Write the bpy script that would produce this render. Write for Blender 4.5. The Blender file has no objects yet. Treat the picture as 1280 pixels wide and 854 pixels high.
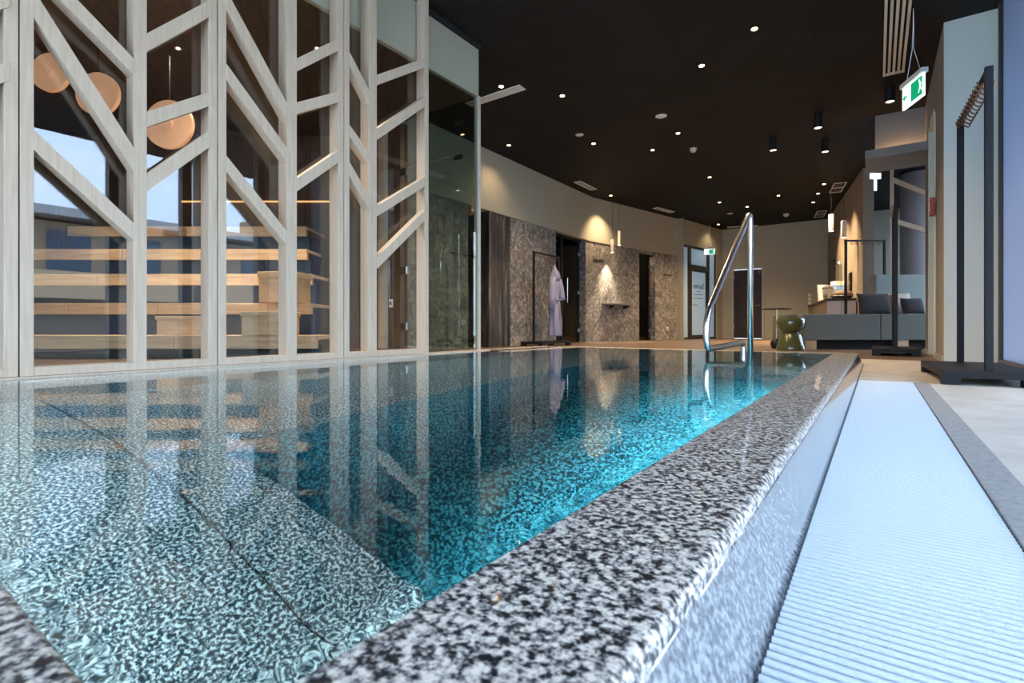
import bpy, math, random
from mathutils import Vector, Matrix
random.seed(7)
PI = math.pi
C = bpy.context.scene.collection
scene = bpy.context.scene
YAW = math.radians(35.47)          # the pool runs along +Y, the camera looks this far to its left

# ------------------------------------------------------------------ camera
cam = bpy.data.cameras.new('camera'); camo = bpy.data.objects.new('camera', cam); C.objects.link(camo)
camo.location = (0, 0, .355); camo.rotation_euler = (PI/2, 0, YAW)
cam.sensor_width = 36; cam.lens = 18; cam.shift_y = -18/1280
cam.clip_start = .01; cam.clip_end = 300
cam.dof.use_dof = True; cam.dof.focus_distance = 3.2; cam.dof.aperture_fstop = 9
scene.camera = camo
# ------------------------------------------------------------------ exposure
vs = scene.view_settings
vs.view_transform = 'Standard'; vs.look = 'None'; vs.gamma = 1; vs.use_curve_mapping = False
vs.exposure = 1.42
scene.cycles.max_bounces = 14; scene.cycles.transmission_bounces = 10; scene.cycles.transparent_max_bounces = 24
scene.cycles.diffuse_bounces = 5; scene.cycles.glossy_bounces = 6
scene.cycles.sample_clamp_indirect = 8
scene.cycles.use_denoising = True
# ------------------------------------------------------------------ sky
SKY = 3.7
w = bpy.data.worlds.new('sky'); scene.world = w; w.use_nodes = True
nt = w.node_tree; N = nt.nodes; LK = nt.links; N.clear()
out = N.new('ShaderNodeOutputWorld'); bg = N.new('ShaderNodeBackground')
tc = N.new('ShaderNodeTexCoord'); nz = N.new('ShaderNodeTexNoise'); cr = N.new('ShaderNodeValToRGB')
mp = N.new('ShaderNodeMapping'); mp.inputs['Scale'].default_value = (1, 1, 3)
nz.inputs['Scale'].default_value = 1.6; nz.inputs['Detail'].default_value = 5
cr.color_ramp.elements[0].position = .38; cr.color_ramp.elements[0].color = (.54, .72, 1.0, 1)
cr.color_ramp.elements[1].position = .68; cr.color_ramp.elements[1].color = (.86, .95, 1, 1)
LK.new(tc.outputs['Generated'], mp.inputs[0]); LK.new(mp.outputs[0], nz.inputs['Vector'])
LK.new(nz.outputs['Fac'], cr.inputs[0]); LK.new(cr.outputs[0], bg.inputs[0]); bg.inputs[1].default_value = SKY
LK.new(bg.outputs[0], out.inputs[0])

def area(name, loc, rot, sx, sy, power, col, portal=False, spread=None):
    l = bpy.data.lights.new(name, 'AREA'); l.shape = 'RECTANGLE'; l.size = sx; l.size_y = sy
    l.energy = power; l.color = col
    if spread: l.spread = spread
    o = bpy.data.objects.new(name, l); C.objects.link(o); o.location = loc; o.rotation_euler = rot
    if portal: l.cycles.is_portal = True
    return o
# portals: they only guide the sky light through the two glazed walls
area('window_portal', (1.05, .3, 1.7), (0, PI/2, 0), 3.3, 8.4, 1, (1, 1, 1), True)
area('window_portal', (-1.2, -4.1, 1.7), (-PI/2, 0, 0), 4.4, 3.3, 1, (1, 1, 1), True)
area('window_portal', (3.2, 12.9, 1.7), (0, PI/2, 0), 3.3, 7.4, 1, (1, 1, 1), True)
# unseen fill lights in the water, added to brighten pool floor and ledges
POOLW = 34
area('pool_fill', (-.375, 2.4, -.06), (0, 0, 0), .05, 4.0, POOLW*1.9, (.85, .97, 1.0), spread=math.radians(80))
area('pool_fill', (-1.9, .155, -.06), (0, 0, 0), 2.8, .05, POOLW*.17, (.92, .97, 1.0), spread=math.radians(120))
area('pool_fill', (-3.41, 3.1, -.06), (0, 0, 0), .05, 5.0, POOLW*.16, (.9, .98, 1.0), spread=math.radians(150))
# warm LED line of the sauna back wall and daylight-neutral sauna ceiling glow
WARM = (1.0, .62, .30)

# ------------------------------------------------------------------ materials
M = {}
def newmat(name):
    m = bpy.data.materials.new(name); m.use_nodes = True; M[name] = m
    return m, m.node_tree.nodes, m.node_tree.links, m.node_tree.nodes['Principled BSDF']
def sI(b, k, v):
    b.inputs[k].default_value = v
def basic(name, col, rough=.5, metal=0, coat=0, emit=None, es=0, bump=0, bscale=200, spec=.5):
    m, n, l, b = newmat(name)
    sI(b, 'Base Color', (*col, 1)); sI(b, 'Roughness', rough); sI(b, 'Metallic', metal)
    sI(b, 'Coat Weight', coat); sI(b, 'Specular IOR Level', spec)
    if emit: sI(b, 'Emission Color', (*emit, 1)); sI(b, 'Emission Strength', es)
    if bump:
        t = n.new('ShaderNodeTexCoord'); z = n.new('ShaderNodeTexNoise'); z.inputs['Scale'].default_value = bscale
        l.new(t.outputs['Object'], z.inputs['Vector'])
        bp = n.new('ShaderNodeBump'); bp.inputs['Strength'].default_value = bump; bp.inputs['Distance'].default_value = .01
        l.new(z.outputs['Fac'], bp.inputs['Height']); l.new(bp.outputs[0], b.inputs['Normal'])
    return m
def ramp(n, stops, interp='LINEAR'):
    r = n.new('ShaderNodeValToRGB'); r.color_ramp.interpolation = interp
    e = r.color_ramp.elements
    while len(e) < len(stops): e.new(.5)
    for k, (p, c) in enumerate(stops): e[k].position = p; e[k].color = (*c, 1)
    return r
def speckle(name, stops, scale=130, rough=.4, coat=0, detail=2, bump=0, stretch=(1, 1, 1), coatr=.05):
    m, n, l, b = newmat(name)
    t = n.new('ShaderNodeTexCoord'); p = n.new('ShaderNodeMapping'); p.inputs['Scale'].default_value = stretch
    z = n.new('ShaderNodeTexNoise'); z.inputs['Scale'].default_value = scale; z.inputs['Detail'].default_value = detail
    z.inputs['Roughness'].default_value = .55
    l.new(t.outputs['Object'], p.inputs[0]); l.new(p.outputs[0], z.inputs['Vector'])
    r = ramp(n, stops); l.new(z.outputs['Fac'], r.inputs[0]); l.new(r.outputs[0], b.inputs['Base Color'])
    sI(b, 'Roughness', rough); sI(b, 'Coat Weight', coat); sI(b, 'Coat Roughness', coatr)
    if bump:
        bp = n.new('ShaderNodeBump'); bp.inputs['Strength'].default_value = bump; bp.inputs['Distance'].default_value = .003
        l.new(z.outputs['Fac'], bp.inputs['Height']); l.new(bp.outputs[0], b.inputs['Normal'])
    return m
def wood(name, c1, c2, axis='z', rough=.55, scale=9, board=None):
    m, n, l, b = newmat(name)
    t = n.new('ShaderNodeTexCoord'); p = n.new('ShaderNodeMapping')
    st = {'x': (.6, 9, 9), 'y': (9, .6, 9), 'z': (9, 9, .6)}[axis]; p.inputs['Scale'].default_value = st
    z = n.new('ShaderNodeTexNoise'); z.inputs['Scale'].default_value = scale; z.inputs['Detail'].default_value = 6
    l.new(t.outputs['Object'], p.inputs[0]); l.new(p.outputs[0], z.inputs['Vector'])
    r = ramp(n, [(.3, c1), (.7, c2)]); l.new(z.outputs['Fac'], r.inputs[0])
    last = r.outputs[0]
    if board:
        br = n.new('ShaderNodeTexBrick'); br.inputs['Scale'].default_value = 1
        br.inputs['Brick Width'].default_value = board[0]; br.inputs['Row Height'].default_value = board[1]
        br.inputs['Mortar Size'].default_value = board[2]; br.inputs['Color1'].default_value = (1, 1, 1, 1)
        br.inputs['Color2'].default_value = (.78, .78, .78, 1); br.inputs['Mortar'].default_value = (.12, .1, .09, 1)
        mp2 = n.new('ShaderNodeMapping'); mp2.inputs['Rotation'].default_value = board[3]
        l.new(t.outputs['Object'], mp2.inputs[0]); l.new(mp2.outputs[0], br.inputs['Vector'])
        mx = n.new('ShaderNodeMixRGB'); mx.blend_type = 'MULTIPLY'; mx.inputs[0].default_value = 1
        l.new(last, mx.inputs[1]); l.new(br.outputs[0], mx.inputs[2]); last = mx.outputs[0]
    l.new(last, b.inputs['Base Color']); sI(b, 'Roughness', rough)
    return m
def pane(name, tint, f0, rough=0.0):
    m = bpy.data.materials.new(name); m.use_nodes = True; M[name] = m
    n = m.node_tree.nodes; l = m.node_tree.links; n.clear()
    o = n.new('ShaderNodeOutputMaterial'); mx = n.new('ShaderNodeMixShader')
    tr = n.new('ShaderNodeBsdfTransparent'); tr.inputs[0].default_value = (*tint, 1)
    gl = n.new('ShaderNodeBsdfGlossy'); gl.inputs['Roughness'].default_value = rough
    lw = n.new('ShaderNodeLayerWeight'); lw.inputs[0].default_value = .5
    pw = n.new('ShaderNodeMath'); pw.operation = 'POWER'; pw.inputs[1].default_value = 5
    ma = n.new('ShaderNodeMath'); ma.operation = 'MULTIPLY_ADD'; ma.inputs[1].default_value = 1-f0; ma.inputs[2].default_value = f0
    l.new(lw.outputs['Facing'], pw.inputs[0]); l.new(pw.outputs[0], ma.inputs[0])
    l.new(ma.outputs[0], mx.inputs[0]); l.new(tr.outputs[0], mx.inputs[1]); l.new(gl.outputs[0], mx.inputs[2])
    l.new(mx.outputs[0], o.inputs[0])
    return m

GR = [(.38, (.012, .014, .018)), (.44, (.12, .12, .125)), (.50, (.34, .335, .325)), (.56, (.58, .55, .52)), (.65, (.82, .78, .72))]
speckle('granite', GR, 120, .42, .5, 2, .25, coatr=.06)
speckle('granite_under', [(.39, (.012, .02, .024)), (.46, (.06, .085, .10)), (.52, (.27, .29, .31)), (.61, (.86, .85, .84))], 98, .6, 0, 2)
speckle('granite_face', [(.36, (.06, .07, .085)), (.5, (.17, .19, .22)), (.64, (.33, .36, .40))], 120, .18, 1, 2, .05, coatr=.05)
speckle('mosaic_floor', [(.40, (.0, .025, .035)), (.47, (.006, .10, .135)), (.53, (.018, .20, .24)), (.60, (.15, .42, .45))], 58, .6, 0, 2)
speckle('border_stone', [(.3, (.30, .32, .35)), (.7, (.46, .48, .50))], 60, .5, .2)
def stone_wall():
    m, n, l, b = newmat('stone_wall')
    t = n.new('ShaderNodeTexCoord')
    z = n.new('ShaderNodeTexNoise'); z.inputs['Scale'].default_value = 17; z.inputs['Detail'].default_value = 5; z.inputs['Roughness'].default_value = .75; z.inputs['Distortion'].default_value = .8
    z2 = n.new('ShaderNodeTexNoise'); z2.inputs['Scale'].default_value = 2.2; z2.inputs['Detail'].default_value = 6; z2.inputs['Distortion'].default_value = 2
    l.new(t.outputs['Object'], z.inputs['Vector']); l.new(t.outputs['Object'], z2.inputs['Vector'])
    r = ramp(n, [(.36, (.08, .078, .074)), (.5, (.24, .235, .225)), (.64, (.52, .50, .475))])
    r2 = ramp(n, [(.35, (.55, .55, .55)), (.6, (1.1, 1.08, 1.05))])
    l.new(z.outputs['Fac'], r.inputs[0]); l.new(z2.outputs['Fac'], r2.inputs[0])
    mx = n.new('ShaderNodeMixRGB'); mx.blend_type = 'MULTIPLY'; mx.inputs[0].default_value = 1
    l.new(r.outputs[0], mx.inputs[1]); l.new(r2.outputs[0], mx.inputs[2])
    br = n.new('ShaderNodeTexBrick'); br.inputs['Scale'].default_value = 1; br.offset = .5
    br.inputs['Brick Width'].default_value = 1.35; br.inputs['Row Height'].default_value = 1.19; br.inputs['Mortar Size'].default_value = .003
    br.inputs['Color1'].default_value = (1, 1, 1, 1); br.inputs['Color2'].default_value = (.85, .85, .85, 1); br.inputs['Mortar'].default_value = (.25, .25, .25, 1)
    sx = n.new('ShaderNodeSeparateXYZ'); cx = n.new('ShaderNodeCombineXYZ')
    l.new(t.outputs['Object'], sx.inputs[0]); l.new(sx.outputs['Y'], cx.inputs['X']); l.new(sx.outputs['Z'], cx.inputs['Y'])
    l.new(cx.outputs[0], br.inputs['Vector'])
    mx2 = n.new('ShaderNodeMixRGB'); mx2.blend_type = 'MULTIPLY'; mx2.inputs[0].default_value = 1
    l.new(mx.outputs[0], mx2.inputs[1]); l.new(br.outputs[0], mx2.inputs[2])
    l.new(mx2.outputs[0], b.inputs['Base Color']); sI(b, 'Roughness', .6)
    bp = n.new('ShaderNodeBump'); bp.inputs['Strength'].default_value = .5; bp.inputs['Distance'].default_value = .01
    l.new(z.outputs['Fac'], bp.inputs['Height']); l.new(bp.outputs[0], b.inputs['Normal'])
stone_wall()
speckle('dark_striped_stone', [(.35, (.012, .012, .012)), (.55, (.045, .043, .04)), (.72, (.22, .21, .2))], 5, .35, .2, 6, stretch=(3, 3, .25))
speckle('floor_stone', [(.3, (.62, .58, .53)), (.55, (.75, .73, .69)), (.75, (.86, .85, .82))], 4, .42, .15, 8)
wood('floor_planks', (.125, .085, .062), (.21, .155, .115), 'x', .4, 3, (1.4, .16, .004, (0, 0, 0)))
basic('cream_plaster', (.385, .378, .30), .85, bump=.05, bscale=80)
basic('taupe_plaster', (.27, .262, .235), .85)
basic('grey_plaster', (.32, .325, .28), .85)
basic('bar_wall_plaster', (.23, .19, .145), .85)
basic('daylit_plaster', (.66, .72, .66), .8)  # wall plaster with the pier's daylight put into a lighter, cooler colour
basic('plain_grey', (.16, .165, .17), .7)  # even grey for the shelf, side panel and switch button
basic('column_grey', (.22, .205, .23), .6)
basic('portal_grey', (.22, .225, .225), .6)
def ceiling_mat():
    m, n, l, b = newmat('black_ceiling')
    t = n.new('ShaderNodeTexCoord'); mp = n.new('ShaderNodeMapping'); mp.inputs['Rotation'].default_value = (0, 0, PI/2); mp.inputs['Location'].default_value = (.4, .55, 0)
    br = n.new('ShaderNodeTexBrick'); br.inputs['Scale'].default_value = 1; br.offset = .35
    br.inputs['Brick Width'].default_value = 2.5; br.inputs['Row Height'].default_value = 1.25; br.inputs['Mortar Size'].default_value = .006
    br.inputs['Color1'].default_value = (.0038, .0044, .0052, 1); br.inputs['Color2'].default_value = (.0068, .0074, .0084, 1); br.inputs['Mortar'].default_value = (.001, .001, .001, 1)
    z = n.new('ShaderNodeTexNoise'); z.inputs['Scale'].default_value = 2.5; z.inputs['Detail'].default_value = 8
    r = ramp(n, [(.35, (.75, .75, .75)), (.7, (1.6, 1.6, 1.6))])
    l.new(t.outputs['Object'], mp.inputs[0]); l.new(mp.outputs[0], br.inputs['Vector']); l.new(t.outputs['Object'], z.inputs['Vector']); l.new(z.outputs['Fac'], r.inputs[0])
    mx = n.new('ShaderNodeMixRGB'); mx.blend_type = 'MULTIPLY'; mx.inputs[0].default_value = 1
    l.new(br.outputs[0], mx.inputs[1]); l.new(r.outputs[0], mx.inputs[2]); l.new(mx.outputs[0], b.inputs['Base Color'])
    sI(b, 'Roughness', .7); sI(b, 'Specular IOR Level', .25)
ceiling_mat()
wood('pale_oak', (.50, .395, .30), (.60, .49, .385), 'z', .6, 7)
wood('sauna_brown', (.055, .032, .022), (.12, .07, .045), 'z', .5, 5)
wood('sauna_ceiling', (.028, .017, .012), (.07, .042, .028), 'x', .5, 5, (2.2, .14, .006, (0, 0, .62)))
wood('bench_oak', (.52, .34, .20), (.70, .50, .32), 'x', .5, 5)
basic('slate_panel', (.04, .075, .13), .35)
basic('black_metal', (.010, .011, .013), .5, spec=.25)
basic('anthracite', (.014, .016, .021), .5, spec=.2)
basic('chrome', (.86, .87, .9), .2, 1)
basic('steel', (.55, .56, .57), .28, 1)
basic('brass', (.7, .6, .42), .3, 1)
basic('post_beige', (.50, .45, .39), .5)
basic('white_plastic', (.8, .8, .8), .4)
basic('grate_plastic', (.60, .71, .81), .35, bump=.25, bscale=500)
basic('dark_gap', (.01, .01, .011), .8)
basic('red_plastic', (.35, .03, .03), .4)
basic('copper_hooks', (.22, .10, .06), .45, .6)
basic('robe_cloth', (.27, .275, .42), .95, bump=.6, bscale=120)
basic('green_glaze', (.06, .075, .028), .12, 0, .8)
basic('teal_fabric', (.15, .165, .155), .9, bump=.3, bscale=60)
basic('pale_teal_fabric', (.23, .27, .26), .9, bump=.3, bscale=60)
basic('dark_fabric', (.045, .042, .048), .95)
basic('cream_fabric', (.55, .47, .4), .95)
basic('rust_fabric', (.35, .12, .07), .95)
basic('dark_door', (.022, .014, .012), .5)
basic('door_frame_grey', (.42, .40, .38), .5)
basic('dark_frame', (.035, .036, .033), .4)
basic('bar_white', (.62, .60, .66), .4)
basic('bar_brown', (.10, .08, .065), .6)
basic('bar_top', (.03, .024, .022), .4)
basic('dark_basket', (.06, .03, .018), .7, bump=.8, bscale=60)
basic('ivory', (.75, .68, .55), .4)
basic('snow', (.75, .8, .88), .9)
basic('facade', (.33, .25, .18), .8)
basic('terrace', (.14, .15, .16), .8)
basic('orange_glow', (.75, .42, .25), .6, emit=(.8, .38, .2), es=.16)  # brightness of the reflected discs put in as emission
basic('mullion_brown', (.05, .035, .028), .5)
basic('text_grey', (.08, .10, .12), .6)
basic('sign_white', (.9, .95, .95), .5, emit=(.85, 1, 1), es=.45)
basic('sign_green', (0, .35, .15), .5, emit=(0, .45, .2), es=.25)
basic('lamp_warm', (1, .8, .5), .5, emit=(1, .66, .36), es=7)
basic('lamp_soft', (1, .9, .7), .5, emit=(1, .82, .6), es=3)
basic('led_line', (1, .6, .3), .5, emit=(1, .48, .16), es=.5)
basic('led_blue', (.1, .2, 1), .5, emit=(.1, .22, 1), es=3)
pane('clear_pane', (.93, .95, .94), .085)
pane('tint_pane', (.74, .80, .78), .07)
pane('smoke_pane', (.22, .27, .30), .06)
pane('window_pane', (.96, .97, .98), .03)
def frosted(name, col, tw):
    m = bpy.data.materials.new(name); m.use_nodes = True; M[name] = m
    n = m.node_tree.nodes; l = m.node_tree.links; n.clear()
    o = n.new('ShaderNodeOutputMaterial'); mx = n.new('ShaderNodeMixShader'); mx.inputs[0].default_value = tw
    d = n.new('ShaderNodeBsdfDiffuse'); d.inputs[0].default_value = (*col, 1)
    t = n.new('ShaderNodeBsdfTranslucent'); t.inputs[0].default_value = (*col, 1)
    l.new(d.outputs[0], mx.inputs[1]); l.new(t.outputs[0], mx.inputs[2]); l.new(mx.outputs[0], o.inputs[0])
frosted('frosted_film', (.50, .60, .64), .35)
frosted('grey_film', (.42, .50, .64), .5)
def water():
    m = bpy.data.materials.new('pool_water'); m.use_nodes = True; M['pool_water'] = m
    n = m.node_tree.nodes; l = m.node_tree.links; n.clear()
    o = n.new('ShaderNodeOutputMaterial'); g = n.new('ShaderNodeBsdfGlass'); g.inputs['IOR'].default_value = 1.333; g.inputs['Roughness'].default_value = 0
    t = n.new('ShaderNodeTexCoord')
    z = n.new('ShaderNodeTexNoise'); z.inputs['Scale'].default_value = 9; z.inputs['Detail'].default_value = 2
    z2 = n.new('ShaderNodeTexNoise'); z2.inputs['Scale'].default_value = 55; z2.inputs['Detail'].default_value = 1
    l.new(t.outputs['Object'], z.inputs['Vector']); l.new(t.outputs['Object'], z2.inputs['Vector'])
    ad = n.new('ShaderNodeMath'); ad.operation = 'MULTIPLY_ADD'; ad.inputs[1].default_value = .12
    l.new(z2.outputs['Fac'], ad.inputs[0]); l.new(z.outputs['Fac'], ad.inputs[2])
    sx = n.new('ShaderNodeSeparateXYZ'); l.new(t.outputs['Object'], sx.inputs[0])
    def mask(sock, a, c):
        mr = n.new('ShaderNodeMapRange'); mr.inputs['From Min'].default_value = a; mr.inputs['From Max'].default_value = c
        mr.interpolation_type = 'SMOOTHERSTEP'; l.new(sx.outputs[sock], mr.inputs['Value']); return mr.outputs[0]
    mk = n.new('ShaderNodeMath'); mk.operation = 'MAXIMUM'; l.new(mask('X', -.385, -.337), mk.inputs[0]); l.new(mask('Y', .165, .118), mk.inputs[1])
    z3 = n.new('ShaderNodeTexNoise'); z3.inputs['Scale'].default_value = 26; z3.inputs['Detail'].default_value = 2; l.new(t.outputs['Object'], z3.inputs['Vector'])
    mm = n.new('ShaderNodeMath'); mm.operation = 'MULTIPLY'; l.new(mk.outputs[0], mm.inputs[0]); l.new(z3.outputs['Fac'], mm.inputs[1])
    ad2 = n.new('ShaderNodeMath'); ad2.operation = 'MULTIPLY_ADD'; ad2.inputs[1].default_value = 3.5
    l.new(mm.outputs[0], ad2.inputs[0]); l.new(ad.outputs[0], ad2.inputs[2])
    b = n.new('ShaderNodeBump'); b.inputs['Strength'].default_value = .10; b.inputs['Distance'].default_value = .004
    l.new(ad2.outputs[0], b.inputs['Height']); l.new(b.outputs[0], g.inputs['Normal'])
    va = n.new('ShaderNodeVolumeAbsorption'); va.inputs['Color'].default_value = (.06, .73, .87, 1); va.inputs['Density'].default_value = .26
    l.new(g.outputs[0], o.inputs['Surface']); l.new(va.outputs[0], o.inputs['Volume'])
water()

# ------------------------------------------------------------------ mesh helpers
class MB:
    def __init__(s): s.v = []; s.f = []
    def add(s, vs_, fs): k = len(s.v); s.v += [tuple(p) for p in vs_]; s.f += [tuple(k+i for i in f) for f in fs]; return s
    def box(s, x0, x1, y0, y1, z0, z1):
        return s.add([(x0,y0,z0),(x1,y0,z0),(x1,y1,z0),(x0,y1,z0),(x0,y0,z1),(x1,y0,z1),(x1,y1,z1),(x0,y1,z1)],
                     [(0,3,2,1),(4,5,6,7),(0,1,5,4),(1,2,6,5),(2,3,7,6),(3,0,4,7)])
    def prism(s, poly, ax, a, b):
        """poly of 2D points extruded along axis ax from a to b (ax 'x': (y,z), 'y': (x,z), 'z': (x,y))"""
        n = len(poly)
        def P(p, t): return {'x': (t, p[0], p[1]), 'y': (p[0], t, p[1]), 'z': (p[0], p[1], t)}[ax]
        vs_ = [P(p, a) for p in poly]+[P(p, b) for p in poly]
        fs = [tuple(range(n))[::-1], tuple(range(n, 2*n))]+[(i, (i+1) % n, n+(i+1) % n, n+i) for i in range(n)]
        return s.add(vs_, fs)
    def wall(s, p0, p1, z0, z1, t, off=0):
        """upright slab on the plan line p0-p1, thickness t to its left, start offset off to its left"""
        d = Vector((p1[0]-p0[0], p1[1]-p0[1])); d.normalize(); nn = Vector((-d.y, d.x))
        a = Vector(p0)+nn*off; b = Vector(p1)+nn*off; c_ = b+nn*t; e = a+nn*t
        return s.prism([tuple(a), tuple(b), tuple(c_), tuple(e)], 'z', z0, z1)
    def cyl(s, c, r, z0, z1, n=20, r1=None, ax='z'):
        r1 = r if r1 is None else r1
        vs_ = []
        for (t, rr) in ((z0, r), (z1, r1)):
            for i in range(n):
                a = 2*PI*i/n; u, v = rr*math.cos(a), rr*math.sin(a)
                vs_.append({'z': (c[0]+u, c[1]+v, t), 'x': (t, c[0]+u, c[1]+v), 'y': (c[0]+u, t, c[1]+v)}[ax])
        return s.add(vs_, [tuple(range(n))[::-1], tuple(range(n, 2*n))]+[(i, (i+1) % n, n+(i+1) % n, n+i) for i in range(n)])
    def lathe(s, c, prof, n=32):
        vs_ = []; fs = []
        for (r, z) in prof:
            for i in range(n):
                a = 2*PI*i/n; vs_.append((c[0]+r*math.cos(a), c[1]+r*math.sin(a), c[2]+z))
        for k in range(len(prof)-1):
            for i in range(n):
                j = (i+1) % n; fs.append((k*n+i, k*n+j, (k+1)*n+j, (k+1)*n+i))
        fs.append(tuple(range(n))[::-1]); fs.append(tuple((len(prof)-1)*n+i for i in range(n)))
        return s.add(vs_, fs)
    def tube(s, pts, r, n=12):
        pts = [Vector(p) for p in pts]; rings = []; up = Vector((0, 0, 1))
        t0 = (pts[1]-pts[0]).normalized(); nrm = t0.cross(up)
        if nrm.length < .1: nrm = t0.cross(Vector((1, 0, 0)))
        nrm.normalize()
        for i, p in enumerate(pts):
            t = ((pts[min(i+1, len(pts)-1)]-p).normalized()+(p-pts[max(i-1, 0)]).normalized())
            t.normalize(); nrm = (nrm-t*nrm.dot(t)).normalized(); bn = t.cross(nrm)
            rr = r[i] if isinstance(r, (list, tuple)) else r
            rings.append([p+nrm*rr*math.cos(2*PI*k/n)+bn*rr*math.sin(2*PI*k/n) for k in range(n)])
        vs_ = [v for g in rings for v in g]; fs = []
        for i in range(len(rings)-1):
            for k in range(n): j = (k+1) % n; fs.append((i*n+k, i*n+j, (i+1)*n+j, (i+1)*n+k))
        fs.append(tuple(range(n))[::-1]); fs.append(tuple((len(rings)-1)*n+k for k in range(n)))
        return s.add(vs_, fs)
    def build(s, name, mat, parent=None, smooth=False, bevel=0, seg=2):
        me = bpy.data.meshes.new(name); me.from_pydata(s.v, [], s.f); me.update()
        import bmesh
        bm = bmesh.new(); bm.from_mesh(me); bmesh.ops.recalc_face_normals(bm, faces=bm.faces); bm.to_mesh(me); bm.free()
        me.materials.append(M[mat] if isinstance(mat, str) else mat)
        o = bpy.data.objects.new(name, me); C.objects.link(o)
        if parent: o.parent = parent
        if bevel:
            b = o.modifiers.new('bevel', 'BEVEL'); b.width = bevel; b.segments = seg; b.limit_method = 'ANGLE'; b.angle_limit = .6
        if smooth:
            for p in me.polygons: p.use_smooth = True
            if smooth == 'auto':
                try: me.set_sharp_from_angle(angle=.7)
                except Exception: pass
        return o
def tag(o, label, cat, group=None):
    o['label'] = label; o['category'] = cat
    if group: o['group'] = group
    return o
def thing(name, label, cat, loc=(0, 0, 0), rz=0, group=None):
    o = bpy.data.objects.new(name, None); C.objects.link(o); o.location = loc; o.rotation_euler = (0, 0, rz)
    o.empty_display_size = .1
    o['kind'] = 'thing'
    return tag(o, label, cat, group)
def struct(o): o['kind'] = 'structure'; return o
def arc(pts, rad, seg=8):
    """round the corners of a 3D polyline"""
    pts = [Vector(p) for p in pts]; outp = [pts[0]]
    for i in range(1, len(pts)-1):
        a, b, c_ = pts[i-1], pts[i], pts[i+1]; rr = rad[i-1] if isinstance(rad, list) else rad
        p = b+(a-b).normalized()*rr; q = b+(c_-b).normalized()*rr
        for k in range(seg+1):
            t = k/seg; outp.append(p*(1-t)**2+b*2*t*(1-t)+q*t*t)
    outp.append(pts[-1]); return outp

CZ = 3.43       # ceiling height
# ================================================================== floor and shell
f = MB(); f.box(.192+.075, 2.2, -4, 6.0, -.12, 0)
f.box(-3.5, .267, -4, -.35, -.12, 0); f.box(-.1, .267, -.35, -.3, -.12, 0)
f.box(-.1, .267, 4.17, 6.0, -.12, 0)
f.box(-8, 2.2, 6.0, 6.9, -.12, 0)
struct(f.build('floor', 'floor_stone'))
f = MB(); f.box(-8, 3.5, 6.9, 18.2, -.12, 0); f.box(-8, -3.3, 4.3, 6.9, -.12, .001)
struct(f.build('floor.001', 'floor_planks'))
struct(MB().box(-10, -3.5, -1.4, 4.3, -.1, .09).build('floor.002', 'sauna_brown'))
struct(MB().box(.192, .267, -.35, 4.17, -.12, 0.0015).build('trim_1', 'border_stone', bevel=.002))
struct(MB().box(-8, 3.5, -4.2, 18.3, CZ, CZ+.15).build('ceiling', 'black_ceiling'))

PA0, PA1 = (-5.5, 4.32), (-5.5, 11.0)
PB0, PB1 = (-5.5, 11.0), (-4.62, 14.6)
PC0, PC1 = (-4.50, 14.6), (-3.98, 17.05)
ST = 2.38
def along(p0, p1, u):
    d = Vector((p1[0]-p0[0], p1[1]-p0[1])); d.normalize(); return (p0[0]+d.x*u, p0[1]+d.y*u)
def bp_(u): return along(PB0, PB1, u)
def cp_(u): return along(PC0, PC1, u)
LB = 3.706; LC = 2.505
# cream band above the stone
m = MB(); m.wall(PA0, PA1, ST, CZ, .25, -.02); m.wall(PB0, PB1, ST, CZ, .25, -.02)
struct(m.build('wall_left_upper', 'cream_plaster'))
m = MB(); m.wall((-5.5, 4.32), (-5.5, 6.47), 0, ST, .25); m.wall((-5.5, 7.67), (-5.5, 9.31), 0, ST, .25)
m.wall((-5.5, 10.66), (-5.5, 11.0), 0, ST, .25)
m.wall(bp_(0), bp_(1.874), 0, ST, .25); m.wall(bp_(2.6), bp_(LB), 0, ST, .25); m.wall(bp_(1.874), bp_(2.6), 2.30, ST, .25)
struct(m.build('wall_left', 'stone_wall'))
struct(MB().wall((-5.5, 7.03), (-5.5, 7.67), 0, ST, .25).build('wall_left_dark', 'dark_striped_stone'))
# recesses behind the openings
m = MB(); m.box(-7.2, -7.0, 6.2, 11.0, 0, 2.7); m.box(-7.2, -5.75, 6.2, 6.4, 0, 2.7); m.box(-7.2, -5.75, 7.1, 7.3, 0, 2.7)
m.box(-7.2, -5.75, 9.1, 9.25, 0, 2.7); m.box(-7.2, -5.75, 10.7, 10.85, 0, 2.7); m.box(-7.2, -5.7, 6.2, 11, 2.5, 2.7)
struct(m.build('wall_recess', 'dark_striped_stone'))
m = MB(); m.wall(bp_(1.2), bp_(3.2), 0, 2.6, .15, 1.6); m.wall(bp_(1.2), bp_(1.35), 0, 2.6, 1.6, .25); m.wall(bp_(3.0), bp_(3.15), 0, 2.6, 1.6, .25)
m.wall(bp_(1.2), bp_(3.2), 2.5, 2.6, 1.7, .2)
struct(m.build('wall_recess.001', 'bar_brown'))
# return between wall B and the entrance wall
struct(MB().prism([(-4.62-.25, 14.6), (-4.44, 14.55), (-4.44, 14.62), (-4.87, 14.85)], 'z', 0, CZ).build('wall_corner', 'cream_plaster'))
# entrance wall
m = MB(); m.wall(cp_(-.05), cp_(0.0), 0, CZ, .25); m.wall(cp_(0), cp_(2.13), 2.72, CZ, .25); m.wall(cp_(2.13), cp_(LC+.1), 0, CZ, .25)
struct(m.build('wall_entrance', 'cream_plaster'))
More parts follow.
